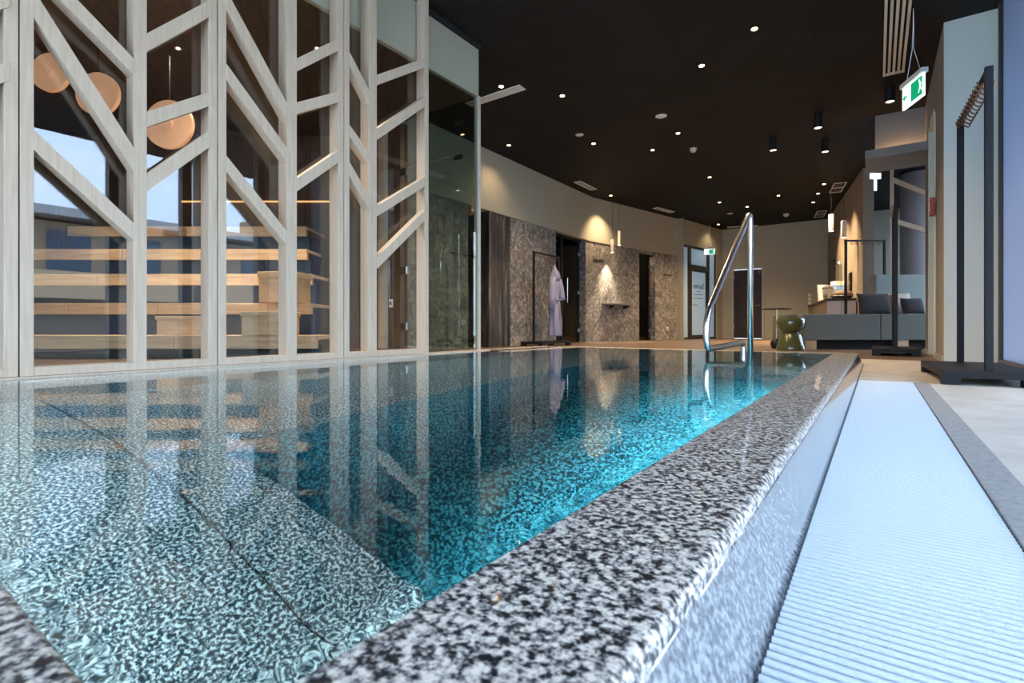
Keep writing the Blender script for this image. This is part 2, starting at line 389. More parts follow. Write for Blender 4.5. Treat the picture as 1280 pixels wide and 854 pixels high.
# back wall
m = MB(); m.box(-4.2, -3.70, 17.05, 17.3, 0, CZ); m.box(-3.70, -2.78, 17.05, 17.3, 2.2, CZ); m.box(-2.78, 3.2, 17.05, 17.3, 0, CZ)
struct(m.build('wall_back', 'cream_plaster'))
# bar wall
PD0, PD1 = (-1.13, 17.05), (-.22, 12.0)
struct(MB().wall(PD0, PD1, 0, CZ, .18).build('wall_bar', 'bar_wall_plaster'))
struct(MB().box(-.9, 3.0, 16.6, 16.75, 0, CZ).build('wall_lounge', 'grey_plaster'))
wl = struct(MB().box(3.0, 3.1, 9.2, 16.7, 0, .08).build('window_added', 'mullion_brown'))  # glazed lounge side out of view, added to supply daylight
MB().box(3.0, 3.1, 9.2, 16.7, 3.3, CZ).build('window_head', 'mullion_brown', wl)
for y in (9.3, 11.1, 12.9, 14.7, 16.6): MB().box(2.98, 3.12, y-.06, y+.06, .08, 3.3).build('mullion', 'mullion_brown', wl)
for a, b in ((9.36, 11.04), (11.16, 12.84), (12.96, 14.64), (14.76, 16.54)): MB().box(3.04, 3.055, a, b, .08, 3.3).build('pane', 'window_pane', wl)
# right wall, pier, glazed wall
m = MB(); m.box(.55, .80, 6.75, 7.62, 0, CZ); m.box(.55, .80, 8.42, 9.15, 0, CZ); m.box(.55, .80, 7.62, 8.42, 2.85, CZ)
struct(m.build('wall_right', 'taupe_plaster'))
struct(MB().box(.80, 3.2, 9.0, 9.2, 0, CZ).build('wall_right_return', 'taupe_plaster'))
m = MB(); m.box(.552, 1.2, 6.74, 6.9, 0, CZ)
struct(m.build('wall_pier', 'daylit_plaster'))
m = MB(); m.box(.70, .74, 7.62, 8.42, 0, 2.85)
dr = struct(m.build('door_3', 'grey_plaster'))
m = MB(); m.box(.535, .74, 7.60, 7.65, 0, 2.88); m.box(.535, .74, 8.39, 8.44, 0, 2.88); m.box(.535, .74, 7.60, 8.44, 2.83, 2.88)
m.build('door_frame', 'daylit_plaster', dr, bevel=.004)
struct(MB().box(.536, .55, 6.75, 7.59, 0, .06).build('baseboard_right', 'border_stone'))
struct(MB().box(.536, .55, 8.45, 9.15, 0, .06).build('baseboard_right.001', 'border_stone'))
# glazed right wall: mullions, head, sill and panes
muls = [-3.95, -2.9, -2.0, -1.1, -.2, .70, 1.55, 2.40, 3.25, 4.33, 5.15]
wr = struct(MB().box(.95, 1.05, -4, 4.33, 0, .06).build('window_1', 'mullion_brown'))
MB().box(.95, 1.05, -4, 4.33, CZ-.08, CZ).build('window_head', 'mullion_brown', wr)
for y in muls: MB().box(.93, 1.07, y-.06, y+.06, 0, CZ).build('mullion', 'mullion_brown', wr)
for a, b in zip(muls[:-2], muls[1:-1]): MB().box(.99, 1.005, a+.06, b-.06, .06, CZ-.08).build('pane', 'window_pane', wr)
struct(MB().box(.96, 1.1, 4.39, 5.09, 0, CZ).build('wall_right_panel', 'plain_grey'))
wf = struct(MB().box(.97, .985, 5.21, 6.60, .05, CZ).build('window_2', 'grey_film'))
m = MB(); m.box(.94, 1.0, 6.60, 6.66, 0, CZ); m.box(.94, 1.0, 5.21, 6.6, 0, .05)
m.build('window_frame', 'dark_frame', wf, bevel=.004)
MB().box(.955, 1.0, 6.66, 6.74, 0, CZ).build('window_reveal', 'portal_grey', wf)
# wall behind the camera, glazed
wb = struct(MB().box(-3.6, 1.05, -4.12, -4.0, 0, .1).build('window_3', 'mullion_brown'))
MB().box(-3.6, 1.05, -4.12, -4.0, 3.2, CZ).build('window_head', 'mullion_brown', wb)
for x in (-3.5, -2.4, -1.25, -.1, .95): MB().box(x-.05, x+.05, -4.13, -4.0, .1, 3.2).build('mullion', 'mullion_brown', wb)
for a, b in ((-3.5, -2.4), (-2.4, -1.25), (-1.25, -.1), (-.1, .95)): MB().box(a+.05, b-.05, -4.07, -4.055, .1, 3.2).build('pane', 'window_pane', wb)
struct(MB().box(-3.75, -3.5, -4.1, -1.3, 0, CZ).build('wall_left_near', 'cream_plaster'))

# ================================================================== swimming pool
XR, XO, XF = -.339, -.145, -.101     # inner edge, outer edge, foot of the overflow face
XL, YN, YF = -3.45, .12, 5.75
WZ = .102
pool = thing('swimming_pool', 'indoor pool with speckled granite coping and turquoise water in front of the timber screens', 'pool', (-1.9, 3, 0))
def pb(mb, *a, **k):
    o = mb.build(*a, **k); o.parent = pool; o.matrix_parent_inverse = Matrix.Translation((1.9, -3, 0)); return o
m = MB()
prof = [(XR, -.3), (XR, .098), (XR+.006, .105), *[(XO-.014+.014*math.sin(a*PI/2/10), .091+.014*math.cos(a*PI/2/10)) for a in range(11)], (XO+.003, .070), (XF-.004, -.02), (XF-.004, -.3)]
m.prism([prof[0]]+prof[1:-2]+[(XO-.02, -.3)], 'y', -.3, 5.95)
o = pb(m, 'coping', 'granite', smooth='auto')
m = MB(); m.prism([(XO-.015, -.3), (XO-.002, .090), (XO+.002, .085), (XF, -.01), (XF, -.3)], 'y', -.3, 5.94)
pb(m, 'overflow_face', 'granite_face')
m = MB(); m.box(XL-.1, XR-.001, -.3, YN, -.3, .105)
pb(m, 'coping', 'granite', bevel=.006)
m = MB(); m.box(-3.25, XR-.001, YF, YF+.2, -.3, .1035)
pb(m, 'coping', 'granite', bevel=.005)
m = MB(); m.box(-3.27, -3.07, 4.33, YF, -.3, .1045)
pb(m, 'coping', 'granite', bevel=.004)
m = MB()
FZ = -1.85; LZ = WZ-.98
m.box(XL-.3, XL, YN-.3, 6, FZ, .095)          # left basin wall under the screen
m.box(XR, XR+.19, YN-.3, 6, FZ, -.25); m.box(XL-.3, XR, YN-.3, YN, FZ, -.25); m.box(XL-.3, XR, YF, YF+.3, FZ, -.25)
pb(m, 'basin_wall', 'granite_under')
pb(MB().box(XL-.3, XR+.2, YN-.3, YF+.3, FZ-.2, FZ), 'basin_floor', 'mosaic_floor')
m = MB(); m.box(XL, -2.11, .965, YF, FZ, LZ)
pb(m, 'seat_ledge', 'granite_under', bevel=.01)
pb(MB().box(-2.11, -2.10, .965, YF, FZ, LZ-.004), 'riser_shade', 'mosaic_floor')  # thin slab added to put the riser's shade into its colour
m = MB(); m.box(XL, XR, YN, .715, FZ, LZ)
pb(m, 'seat_ledge', 'granite_under', bevel=.004)
m = MB(); m.box(XL, XR, .723, .965, FZ, LZ)
pb(m, 'seat_ledge', 'granite_under', bevel=.004)
m = MB(); m.box(-2.11, XR, 5.2, YF, FZ, -.6); m.box(-2.11, XR, 4.85, 5.2, FZ, -1.0)
pb(m, 'step', 'granite_under', bevel=.01)
# water
m = MB(); m.box(XL-.02, XR+.004, YN-.004, YF+.004, FZ-.05, WZ)
wt = m.build('pool_water', 'pool_water'); wt['kind'] = 'stuff'; wt['label'] = 'still turquoise pool water with mirror reflections'; wt['category'] = 'water'
# gutter channel and grating
m = MB(); m.box(XF-.01, .192, -.35, 4.17, -.14, -.12); m.box(.185, .192, -.35, 4.17, -.14, -.004); m.box(XF-.01, .192, 4.165, 4.17, -.14, -.004)
struct(m.build('trim_2', 'dark_gap'))
m = MB(); pitch = .0158; y = -.3
while y < 4.145:
    w_ = pitch*.56
    m.prism([(y, -.022), (y, -.004), (y+.0015, -.0012), (y+.0035, 0), (y+w_-.0035, 0), (y+w_-.0015, -.0012), (y+w_, -.004), (y+w_, -.022)], 'x', XF+.003, .189)
    y += pitch
for x in (-.06, .045, .15): m.box(x-.004, x+.004, -.3, 4.15, -.03, -.014)
tag(m.build('gutter_grate', 'grate_plastic'), 'long pale blue ribbed overflow grating beside the granite pool edge', 'drain grate')

# handrail
g = MB().tube(arc([(-.985, 5.31, -.6), (-.985, 5.31, 1.47), (-1.18, 4.475, .43), (-1.175, 4.50, .165), (-1.03, 5.22, .21), (-1.035, 5.27, -.6)],
                  [.11, .16, .07, .05], 10), .0265, 16)
hr = tag(g.build('pool_handrail', 'chrome', smooth=True), 'polished steel pool handrail bent into a tall triangular loop', 'handrail')
MB().cyl((-.985, 5.31), .045, -.61, -.58, 20).build('flange', 'steel', hr)
MB().cyl((-1.035, 5.27), .040, -.61, -.58, 20).build('flange', 'steel', hr)

# ================================================================== timber screens in front of the sauna glass
S = 1.22
def tz(z): return .355+(z-.41)*S
XFR = -3.415; DEP = .11; XG = XFR-DEP
def screen(label, y0, y1, mid, left, right, nudge=0):
    """y0..y1 frame, mid=(a,b) post, left/right = lists of brace (zl, zr)"""
    t = thing('timber_screen', label, 'timber screen', (XFR, y0, .1), 0, 'timber lattice screens along the pool')
    def L(mb, name, mat='pale_oak', **k):
        o = mb.build(name, mat, **k); o.parent = t; o.matrix_parent_inverse = Matrix.Translation((-XFR, -y0, -.1)); return o
    sw = .054; zt = CZ-.002
    L(MB().box(XG, XFR, y0+.003, y0+sw, .112, zt), 'stile', bevel=.002)
    L(MB().box(XG, XFR, y1-sw, y1-.003, .112, zt), 'stile', bevel=.002)
    L(MB().box(XG, XFR, mid[0], mid[1], .150, zt), 'post', bevel=.002)
    L(MB().box(XG, XFR-.002, y0+sw, y1-sw, .112, .155), 'bottom_rail', bevel=.002)
    tv = .036
    for (ya, yb, lst) in ((y0+sw, mid[0], left), (mid[1], y1-sw, right)):
        for za, zb in lst:
            sl = (zb-za)/(yb-ya); k = tv*math.sqrt(1+sl*sl)
            b = .012
            ya_, yb_ = ya-.0, yb+.0
            x1 = XFR+.004; x0 = XFR-.075
            L(MB().prism([(ya_, za-k), (yb_+.02, zb+sl*.02-k), (yb_+.02, zb+sl*.02+k), (ya_, za+k)] if sl < 0 else
                         [(ya_, za-k), (yb_+.02, zb+sl*.02-k), (yb_+.02, zb+sl*.02+k), (ya_, za+k)], 'x', x0, x1), 'brace', bevel=.0015)
    L(MB().box(XG-.012, XG-.001, y0+.01, y1-.01, .14, 2.86), 'glass_pane', 'clear_pane')
    return t
q = lambda v: v*S
def zz(l): return [(tz(a), tz(b)) for a, b in l]
screen('timber screen at the frame edge beside the near end of the pool', q(-.245), q(.525), (q(.10), q(.15)), zz([(1.9, 1.5), (1.3, .9)]), zz([(1.45, 1.70), (1.15, 1.41)]))
screen('timber screen with the bays through which sky and sauna benches show', q(.525), q(1.284), (q(.914), q(.966)),
       zz([(1.891, 1.614), (1.728, 1.184), (1.173, .851)]), zz([(1.75, 2.047), (1.389, 1.582), (1.092, 1.376)]))
screen('middle timber screen with three long falling and three rising braces', q(1.284), q(2.06), (q(1.668), q(1.732)),
       zz([(2.139, 1.664), (1.759, 1.412), (1.2725, .927)]), zz([(1.965, 2.212), (1.709, 1.878), (1.254, 1.498)]))
screen('farthest timber screen with a narrow bay and four rising braces', q(2.06), q(2.83), (q(2.26), q(2.328)),
       zz([(2.155, 1.969), (1.687, 1.558), (1.438, 1.2546)]), zz([(2.11, 2.42), (1.736, 2.126), (1.208, 1.515), (.85, 1.262)]))
struct(MB().box(XG-.02, XFR+.02, -1.4, 4.36, .085, .111).build('trim_3', 'pale_oak'))
struct(MB().box(XG-.05, XG-.015, -1.4, 4.34, 2.86, CZ).build('wall_fascia', 'cream_plaster'))
struct(MB().box(XG-.013, XG+.012, 3.455, 4.36, CZ-.05, CZ).build('trim_4', 'dark_gap'))
# glazed corner of the sauna
gc = thing('corner_glazing', 'tall clear glass pane with slim pale metal corner post beyond the timber screens', 'glass partition', (XG, 4.32, .1))
def gl(mb, *a, **k):
    o = mb.build(*a, **k); o.parent = gc; o.matrix_parent_inverse = Matrix.Translation((-XG, -4.32, -.1)); return o
gl(MB().box(XG-.045, XG+.02, 4.30, 4.335, .11, 2.86), 'corner_post', 'post_beige', bevel=.003)
gl(MB().box(XG-.012, XG-.001, 3.455, 4.30, .112, 2.86), 'glass_pane', 'tint_pane')
gl(MB().box(-3.80, XG-.045, 4.312, 4.322, .112, 2.86), 'glass_pane', 'tint_pane')
gd = thing('swing_door', 'frameless glass sauna door with long bar handle and patch hinges inside the glass corner', 'door', (-4.7, 4.317, .1))
def gl2(mb, *a, **k):
    o = mb.build(*a, **k); o.parent = gd; o.matrix_parent_inverse = Matrix.Translation((4.7, -4.317, -.1)); return o
gl2(MB().box(-4.68, -3.81, 4.312, 4.322, .13, 2.28), 'door_leaf', 'tint_pane')
gl2(MB().box(-4.68, -3.81, 4.312, 4.322, 2.29, 2.86), 'transom_pane', 'tint_pane')
gl2(MB().tube([(-4.05, 4.28, .85), (-4.05, 4.28, 1.3)], .010, 10), 'handle', 'chrome', smooth=True)
for z in (.32, 1.0, 2.2): gl2(MB().box(-4.74, -4.64, 4.300, 4.334, z, z+.09), 'hinge', 'steel', bevel=.004)
for z in (2.23, 2.62): gl2(MB().box(-3.87, -3.75, 4.303, 4.331, z, z+.05), 'patch_fitting', 'dark_frame', bevel=.003)

# ================================================================== sauna room
sb = MB(); sb.box(-9.2, -4.74, 4.30, 4.42, .09, 2.86)
struct(sb.build('wall_sauna_end', 'sauna_brown'))
struct(MB().box(-9.2, -3.52, -1.5, -1.4, .09, 2.86).build('wall_sauna_near', 'sauna_brown'))
struct(MB().box(-9.2, -9.1, -1.5, 4.4, .09, 2.86).build('wall_sauna_back', 'sauna_brown'))
struct(MB().box(-9.2, XG-.05, -1.5, 4.315, 2.86, 2.95).build('ceiling_sauna', 'sauna_ceiling'))
struct(MB().box(-5.08, -4.96, 4.24, 4.30, .09, 2.86).build('trim_5', 'pale_oak', bevel=.004))
sw_ = tag(MB().box(-4.93, -4.87, 4.288, 4.30, .60, .70).build('light_switch', 'white_plastic', bevel=.003), 'small white switch on the brown timber wall behind the last timber screen', 'switch')
MB().box(-4.92, -4.88, 4.283, 4.29, .63, .67).build('button', 'plain_grey', sw_)
# stepped benches, turned to face the pool corner
def frame_pt(r, d):
    return (math.cos(YAW)*r-math.sin(YAW)*d, math.sin(YAW)*r+math.cos(YAW)*d)
rows = [(4.25, .175, .285, -4.6, -1.62, 'lowest'), (4.80, .475, .58, -5.1, -1.88, 'second lowest'), (5.25, .785, .90, -5.5, -2.05, 'middle'),
        (5.70, 1.105, 1.225, -5.9, -2.28, 'second highest'), (6.10, 1.44, 1.555, -5.3, -2.45, 'highest')]
for i, (d, z0, z1, ra, rb, nm) in enumerate(rows):
    t = thing('sauna_bench', '%s of the stepped oak sauna benches behind the timber screens' % nm, 'bench', (*frame_pt(0, 0), 0), YAW, 'stepped sauna benches')
    dn = rows[i+1][0] if i < 4 else 6.7
    cuts = [ra, ra+(rb-ra)*(.22+.07*i), ra+(rb-ra)*(.60-.05*i), rb]
    for a, b in zip(cuts[:-1], cuts[1:]): MB().box(a+.004, b-.004, d, d+.05, z0, z1).build('front_board', 'bench_oak', t, bevel=.003)
    MB().box(ra, rb, d+.05, dn+.02, z1-.035, z1-.002).build('seat_board', 'bench_oak', t)
    zb = .09 if i == 0 else rows[i-1][2]
    MB().box(ra, rb, d+.09, d+.12, zb, z0+.03).build('riser_panel', 'dark_gap' if i == 0 else 'slate_panel', t)
struct_b = MB().wall(frame_pt(-7.2, 6.7), frame_pt(-2.0, 6.7), .09, 2.86, .08)
struct(struct_b.build('wall_sauna_rear', 'sauna_brown'))
# LED lines glowing on the rear wall
led = MB(); led.wall(frame_pt(-4.3, 6.66), frame_pt(-2.2, 6.66), 1.98, 2.0, .012)
tag(led.build('light_strip', 'led_line'), 'amber light strip along the rear wall above the sauna benches', 'light')
# blocks and slanted board on the bench
for (r0, d0, w0, z0, h0, ang, lb) in ((-3.02, 4.0, .42, .29, .16, .1, 'pale wooden block lying on the lowest sauna bench behind the second bay'),
                                      (-2.30, 4.3, .34, .58, .28, -.1, 'tall pale wooden block on the sauna bench at the third bay'),
                                      (-2.22, 3.85, .36, .285, .20, .05, 'small wooden block on the sauna bench under the taller block')):
    t = thing('wooden_block', lb, 'block', (*frame_pt(r0, d0+.35), z0), YAW+ang)
    MB().box(0, w0, 0, .3, 0, h0*.8).build('body', 'bench_oak', t, bevel=.004)
    MB().box(-.01, w0+.01, -.01, .31, h0*.8, h0).build('top_board', 'bench_oak', t, bevel=.004)
# glowing discs standing in for round reflections in the sauna glass
for (px, py, d, r, lb) in ((212, 156, 4.6, .215, 'large round glowing orange disc added for a reflection behind the second bay'),
                           (123, 118, 4.6, .19, 'round glowing orange disc added for a reflection behind the upper first bay'),
                           (64, 42, 4.6, .17, 'small glowing orange disc added for a reflection at the top of the first bay')):
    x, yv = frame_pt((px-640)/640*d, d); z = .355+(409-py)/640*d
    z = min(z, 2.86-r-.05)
    t = thing('reflection_disc', lb, 'lamp', (x, yv, z), YAW)
    MB().cyl((0, 0), r, -.02, .02, 48, ax='y').build('disc', 'orange_glow', t, smooth='auto')
    MB().cyl((0, 0), r*.2, -.035, .045, 24, ax='y').build('boss', 'orange_glow', t, smooth='auto')
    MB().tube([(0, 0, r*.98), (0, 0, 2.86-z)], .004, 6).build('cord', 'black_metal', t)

# ================================================================== ceiling fixtures
def downlight(x, y, label, power=50, cone=100):
    t = thing('ceiling_downlight', label, 'ceiling light', (x, y, CZ), 0, 'recessed ceiling downlights')
    MB().lathe((0, 0, 0), [(.030, -.0015), (.045, -.004), (.045, -.0005), (.030, -.0005)], 24).build('trim_ring', 'black_metal', t, smooth='auto')
    MB().cyl((0, 0), .029, -.006, -.0015, 20).build('lens', 'lamp_warm', t)
    l = bpy.data.lights.new('downlight_beam', 'SPOT'); l.energy = power; l.color = (1, .68, .38); l.spot_size = math.radians(cone); l.spot_blend = .8; l.shadow_soft_size = .03
    o = bpy.data.objects.new('downlight_beam', l); C.objects.link(o); o.parent = t; o.location = (0, 0, -.02)
DL = [(-1.027, 5.746, 'highest downlight in the picture, above the pool centre'), (-1.677, 6.195, 'second highest downlight in the picture, above the pool'),
      (-3.4, 5.925, 'downlight alone between the glass corner vent and the white sensor dots'), (-3.906, 5.245, 'downlight touching the vent beside the glass corner'),
      (-5.064, 7.014, 'downlight close to the cream wall just beyond the glass corner'), (-3.863, 7.777, 'downlight directly behind the small flat ceiling sensor'),
      (-2.566, 8.136, 'downlight just behind the white oval speaker'), (-3.171, 8.65, 'downlight between the oval speaker and the smoke detector row, to their left'),
      (-2.792, 10.899, 'downlight midway behind the smoke detector'), (-5.062, 11.083, 'downlight above the pendant pair that lights the cream wall'),
      (-3.155, 13.242, 'downlight to the left of the handrail top'), (-2.696, 14.135, 'downlight right behind the top of the handrail'),
      (-1.873, 13.355, 'downlight to the right of the handrail top'), (-.923, 12.842, 'nearest of the three downlights along the bar wall'),
      (-1.102, 13.684, 'middle of the three downlights along the bar wall'), (-1.276, 14.581, 'farthest of the three downlights along the bar wall'),
      (-3.859, 16.056, 'faint farthest downlight near the hanging exit sign')]
for (r_, d_, lb) in ((-2.35, 4.3, 'sauna ceiling spot shining between the braces of the third bay'), (-3.0, 4.6, 'sauna ceiling spot in the second bay above the orange disc'),
                    (-4.2, 4.9, 'sauna ceiling spot behind the first bay'), (-1.75, 4.6, 'sauna ceiling spot above the right end of the benches')):
    x_, y_ = frame_pt(r_, d_); t = thing('sauna_downlight', lb, 'ceiling light', (x_, y_, 2.86), 0, 'small sauna ceiling spots')
    MB().lathe((0, 0, 0), [(.02, -.0015), (.032, -.004), (.032, -.0005), (.02, -.0005)], 20).build('trim_ring', 'steel', t, smooth='auto')
    MB().cyl((0, 0), .014, -.004, -.001, 16).build('lens', 'lamp_warm', t)
    l = bpy.data.lights.new('sauna_beam', 'SPOT'); l.energy = 75; l.color = (1, .84, .66); l.spot_size = 1.9; l.spot_blend = .8; l.shadow_soft_size = .02
    o = bpy.data.objects.new('sauna_beam', l); C.objects.link(o); o.parent = t; o.location = (0, 0, -.01)
for i, (x, y, lb) in enumerate(DL): downlight(x, y, lb, {9: 110, 4: 16, 16: 10, 13: 240, 14: 240, 15: 240, 10: 120, 11: 120, 12: 130}.get(i, 75), {9: 95, 13: 84, 14: 84, 15: 84}.get(i, 125))
for (x, y, lb) in ((-.692, 8.591, 'black cylinder spotlight nearer the middle, left one of the close pair'), (-.69, 9.835, 'black cylinder spotlight, farther one of the close pair'),
                   (-1.374, 9.26, 'small black cylinder spotlight standing apart over the pool end'), (.137, 8.126, 'black cylinder spotlight below the white slot vent')):
    t = thing('cylinder_spotlight', lb, 'ceiling light', (x, y, CZ), 0, 'surface mounted black spotlights')
    hs = MB().lathe((0, 0, 0), [(.045, 0), (.058, -.004), (.058, -.2), (.05, -.2), (.046, -.185)], 28).build('housing', 'black_metal', t, smooth='auto')
    MB().cyl((0, 0), .045, -.192, -.186, 24).build('lens', 'lamp_soft', hs)
    l = bpy.data.lights.new('spot_beam', 'SPOT'); l.energy = 12; l.color = (1, .75, .5); l.spot_size = 1.0; l.spot_blend = .7; l.shadow_soft_size = .04
    o = bpy.data.objects.new('spot_beam', l); C.objects.link(o); o.parent = t; o.location = (0, 0, -.21)
# speaker, sensors and smoke detectors
for (nm, x, y, r, h, lb, ct) in (('ceiling_speaker', -2.557, 7.332, .075, .015, 'white oval speaker disc in the black ceiling above the pool', 'speaker'),
                                 ('ceiling_sensor', -3.868, 7.291, .06, .012, 'small flat white sensor disc near the cream wall', 'sensor'),
                                 ('smoke_detector', -2.572, 8.98, .055, .06, 'round white smoke detector on the black ceiling above the pool', 'smoke detector'),
                                 ('smoke_detector', -2.009, 15.646, .07, .07, 'far white smoke detector near the back wall', 'smoke detector'),
                                 ('ceiling_sensor', -3.236, 14.711, .07, .012, 'faint flat sensor disc behind the handrail top', 'sensor')):
    t = thing(nm, lb, ct, (x, y, CZ))
    MB().lathe((0, 0, 0), [(r, 0), (r, -h*.5), (r*.8, -h*.7), (r*.75, -h), (r*.3, -h*1.05)], 28).build('body', 'white_plastic', t, smooth='auto')
    MB().lathe((0, 0, 0), [(r*1.12, 0), (r*1.12, -.004), (r, -.006)], 28).build('rim', 'steel', t, smooth='auto')
def vent(label, cx, cy, lx, ly, rz, n, mat='white_plastic'):
    t = thing('ceiling_vent', label, 'vent', (cx, cy, CZ), rz, 'ceiling vents')
    fr = MB(); b = .02
    fr.box(-lx/2, lx/2, -ly/2, -ly/2+b, -.012, 0); fr.box(-lx/2, lx/2, ly/2-b, ly/2, -.012, 0)
    fr.box(-lx/2, -lx/2+b, -ly/2+b, ly/2-b, -.012, 0); fr.box(lx/2-b, lx/2, -ly/2+b, ly/2-b, -.012, 0)
    fr.build('frame', mat, t, bevel=.002)
    sl = MB()
    for i in range(n):
        y = -ly/2+b+(ly-2*b)*(i+.5)/n; sl.box(-lx/2+b, lx/2-b, y-.006, y+.006, -.010, -.002)
    sl.build('louvre', mat, t)
    MB().box(-lx/2+b, lx/2-b, -ly/2+b, ly/2-b, -.0015, 0).build('backing', 'portal_grey', t)
vent('long white vent beside the top of the glass corner', -4.14, 5.41, .90, .15, 0, 6)
vent('white vent over the passage near the cream wall', -5.15, 9.98, .16, .80, 0, 8)
vent('white vent above the pendant pair', -4.55, 13.25, .16, .80, math.radians(-14), 8)
vent('dark framed slot vent right before the back wall', -3.34, 16.80, .85, .10, math.radians(18), 3)
def grille(label, cx, cy, rz):
    t = thing('return_grille', label, 'vent', (cx, cy, CZ), rz, 'square return grilles by the bar wall')
    f_ = MB(); f_.box(-.12, .12, -.44, -.41, -.012, 0); f_.box(-.12, .12, .41, .44, -.012, 0); f_.box(-.12, -.10, -.41, .41, -.012, 0); f_.box(.10, .12, -.41, .41, -.012, 0); f_.box(-.10, .10, -.015, .015, -.012, 0)
    f_.build('frame', 'ivory', t)
    s_ = MB()
    for k in range(8): s_.box(-.1, .1, -.37+k*.1, -.355+k*.1, -.008, -.001)
    s_.build('louvre', 'portal_grey', t)
grille('nearer pale grille on the ceiling by the bar wall', -.70, 13.35, math.radians(9.6))
grille('farther pale grille on the ceiling by the back wall', -1.25, 16.2, math.radians(9.6))
t = thing('slot_diffuser', 'long vent of five white slats at the top of the picture', 'vent', (.165, 6.35, CZ))
for k in range(5): MB().box(-.105+k*.046, -.105+k*.046+.024, -1.35, 1.35, -.03, 0).build('slat', 'ivory', t, bevel=.002)
MB().box(-.105, .105, 1.335, 1.35, -.028, 0).build('end_cap', 'ivory', t)

def exit_sign(label, loc, rz, wdt, hgt, drop, wires=True, ct='exit sign'):
    """front face looks along local -Y; hangs by two wires"""
    t = thing('exit_sign', label, ct, loc, rz)
    MB().box(-wdt/2-.01, wdt/2+.01, -.03, .03, 0, .045).build('housing', 'white_plastic', t, bevel=.004)
    MB().box(-wdt/2, wdt/2, -.009, .009, -hgt, 0).build('panel', 'sign_white', t)
    for sd in (-1, 1):
        y0, y1 = (sd*.0095, sd*.0125)
        lo_, hi_ = min(y0, y1), max(y0, y1)
        g = MB(); g.box(-.02 if sd < 0 else -wdt*.46, wdt*.46 if sd < 0 else .02, lo_, hi_, -hgt*.9, -hgt*.1)
        g.build('green_field', 'sign_green', t)
        p = MB(); y2 = sd*.013; y3 = sd*.0145; a, b = min(y2, y3), max(y2, y3); cx = sd*-.0+(.13 if sd < 0 else -.13)*wdt/.35
        k = hgt/.22; mid = -hgt/2
        p.cyl((cx+.01*k, mid+.055*k), .012*k, a, b, 14, ax='y')                                   # head
        p.prism([(cx-.012*k, mid+.04*k), (cx+.012*k, mid+.04*k), (cx+.006*k, mid-.01*k), (cx-.016*k, mid-.01*k)], 'y', a, b)
        p.prism([(cx-.014*k, mid-.01*k), (cx, mid-.01*k), (cx-.025*k, mid-.05*k), (cx-.038*k, mid-.045*k)], 'y', a, b)
        p.prism([(cx-.004*k, mid-.01*k), (cx+.008*k, mid-.01*k), (cx+.03*k, mid-.055*k), (cx+.018*k, mid-.06*k)], 'y', a, b)
        p.prism([(cx-.012*k, mid+.036*k), (cx-.034*k, mid+.012*k), (cx-.028*k, mid+.006*k), (cx-.006*k, mid+.026*k)], 'y', a, b)
        p.build('pictogram', 'sign_white', t)
        ax_ = -wdt*.25 if sd < 0 else wdt*.25
        r_ = MB(); s_ = -1 if sd < 0 else 1
        r_.box(min(ax_, ax_-s_*-.05*k), max(ax_, ax_-s_*-.05*k), lo_, hi_, mid-.008*k, mid+.008*k)
        r_.prism([(ax_-s_*-.04*k, mid+.03*k), (ax_-s_*-.08*k, mid), (ax_-s_*-.04*k, mid-.03*k)], 'y', lo_, hi_)
        r_.build('arrow', 'sign_green', t)
    if wires:
        for sx in (-1, 1):
            MB().tube([(0.0, 0, drop), (sx*.006, .0, drop*.75), (sx*.012+.01, 0, drop*.45), (sx*wdt*.33, 0, .045)], .0035, 6).build('wire', 'white_plastic', t)
    return t
exit_sign('large green and white exit sign hanging by two wires beside the right wall', (.288, 6.27, 2.73), math.radians(90+23.6), .36, .215, CZ-2.73)
exit_sign('small distant exit sign hanging in front of the frosted entrance doors', (-4.02, 15.7, 2.66), math.radians(20), .30, .16, CZ-2.66)

# ================================================================== pendants
def pendant(x, y, z0, z1, r, label, mat, power, grp):
    t = thing('pendant_lamp', label, 'pendant lamp', (x, y, z0), 0, grp)
    sh = MB().lathe((0, 0, 0), [(r*.9, .004), (r, 0), (r, z1-z0-.01), (r*.85, z1-z0), (.01, z1-z0)], 24).build('shade', mat, t, smooth='auto')
    MB().cyl((0, 0), r*.86, -.001, .003, 20).build('lens', 'lamp_soft', sh)
    MB().tube([(0, 0, z1-z0), (0, 0, CZ-z0)], .003, 6).build('cord', 'black_metal', t)
    MB().cyl((0, 0), .03, CZ-z0-.02, CZ-z0, 16).build('ceiling_rose', 'black_metal', t)
    l = bpy.data.lights.new('pendant_beam', 'SPOT'); l.energy = power; l.color = (1, .76, .52); l.spot_size = 1.25; l.spot_blend = .9; l.shadow_soft_size = .03
    o = bpy.data.objects.new('pendant_beam', l); C.objects.link(o); o.parent = t; o.location = (0, 0, -.01)
pendant(-5.20, 11.47, 2.156, 2.47, .04, 'lower slim white pendant lamp shining on the stone wall', 'door_frame_grey', 170, 'slim pendants at the stone wall')
pendant(-5.12, 11.70, 2.357, 2.70, .04, 'higher slim white pendant lamp beside the lower one', 'door_frame_grey', 8, 'slim pendants at the stone wall')
pendant(-.80, 12.96, 2.42, 2.78, .05, 'white cylinder pendant farther along the bar', 'white_plastic', 10, 'cylinder pendants over the bar')
pendant(-.56, 12.63, 2.21, 2.56, .05, 'white cylinder pendant above the brown basket on the bar', 'white_plastic', 18, 'cylinder pendants over the bar')

# ================================================================== left wall fittings
def anglez(p0, p1): return math.atan2(p1[1]-p0[1], p1[0]-p0[0])
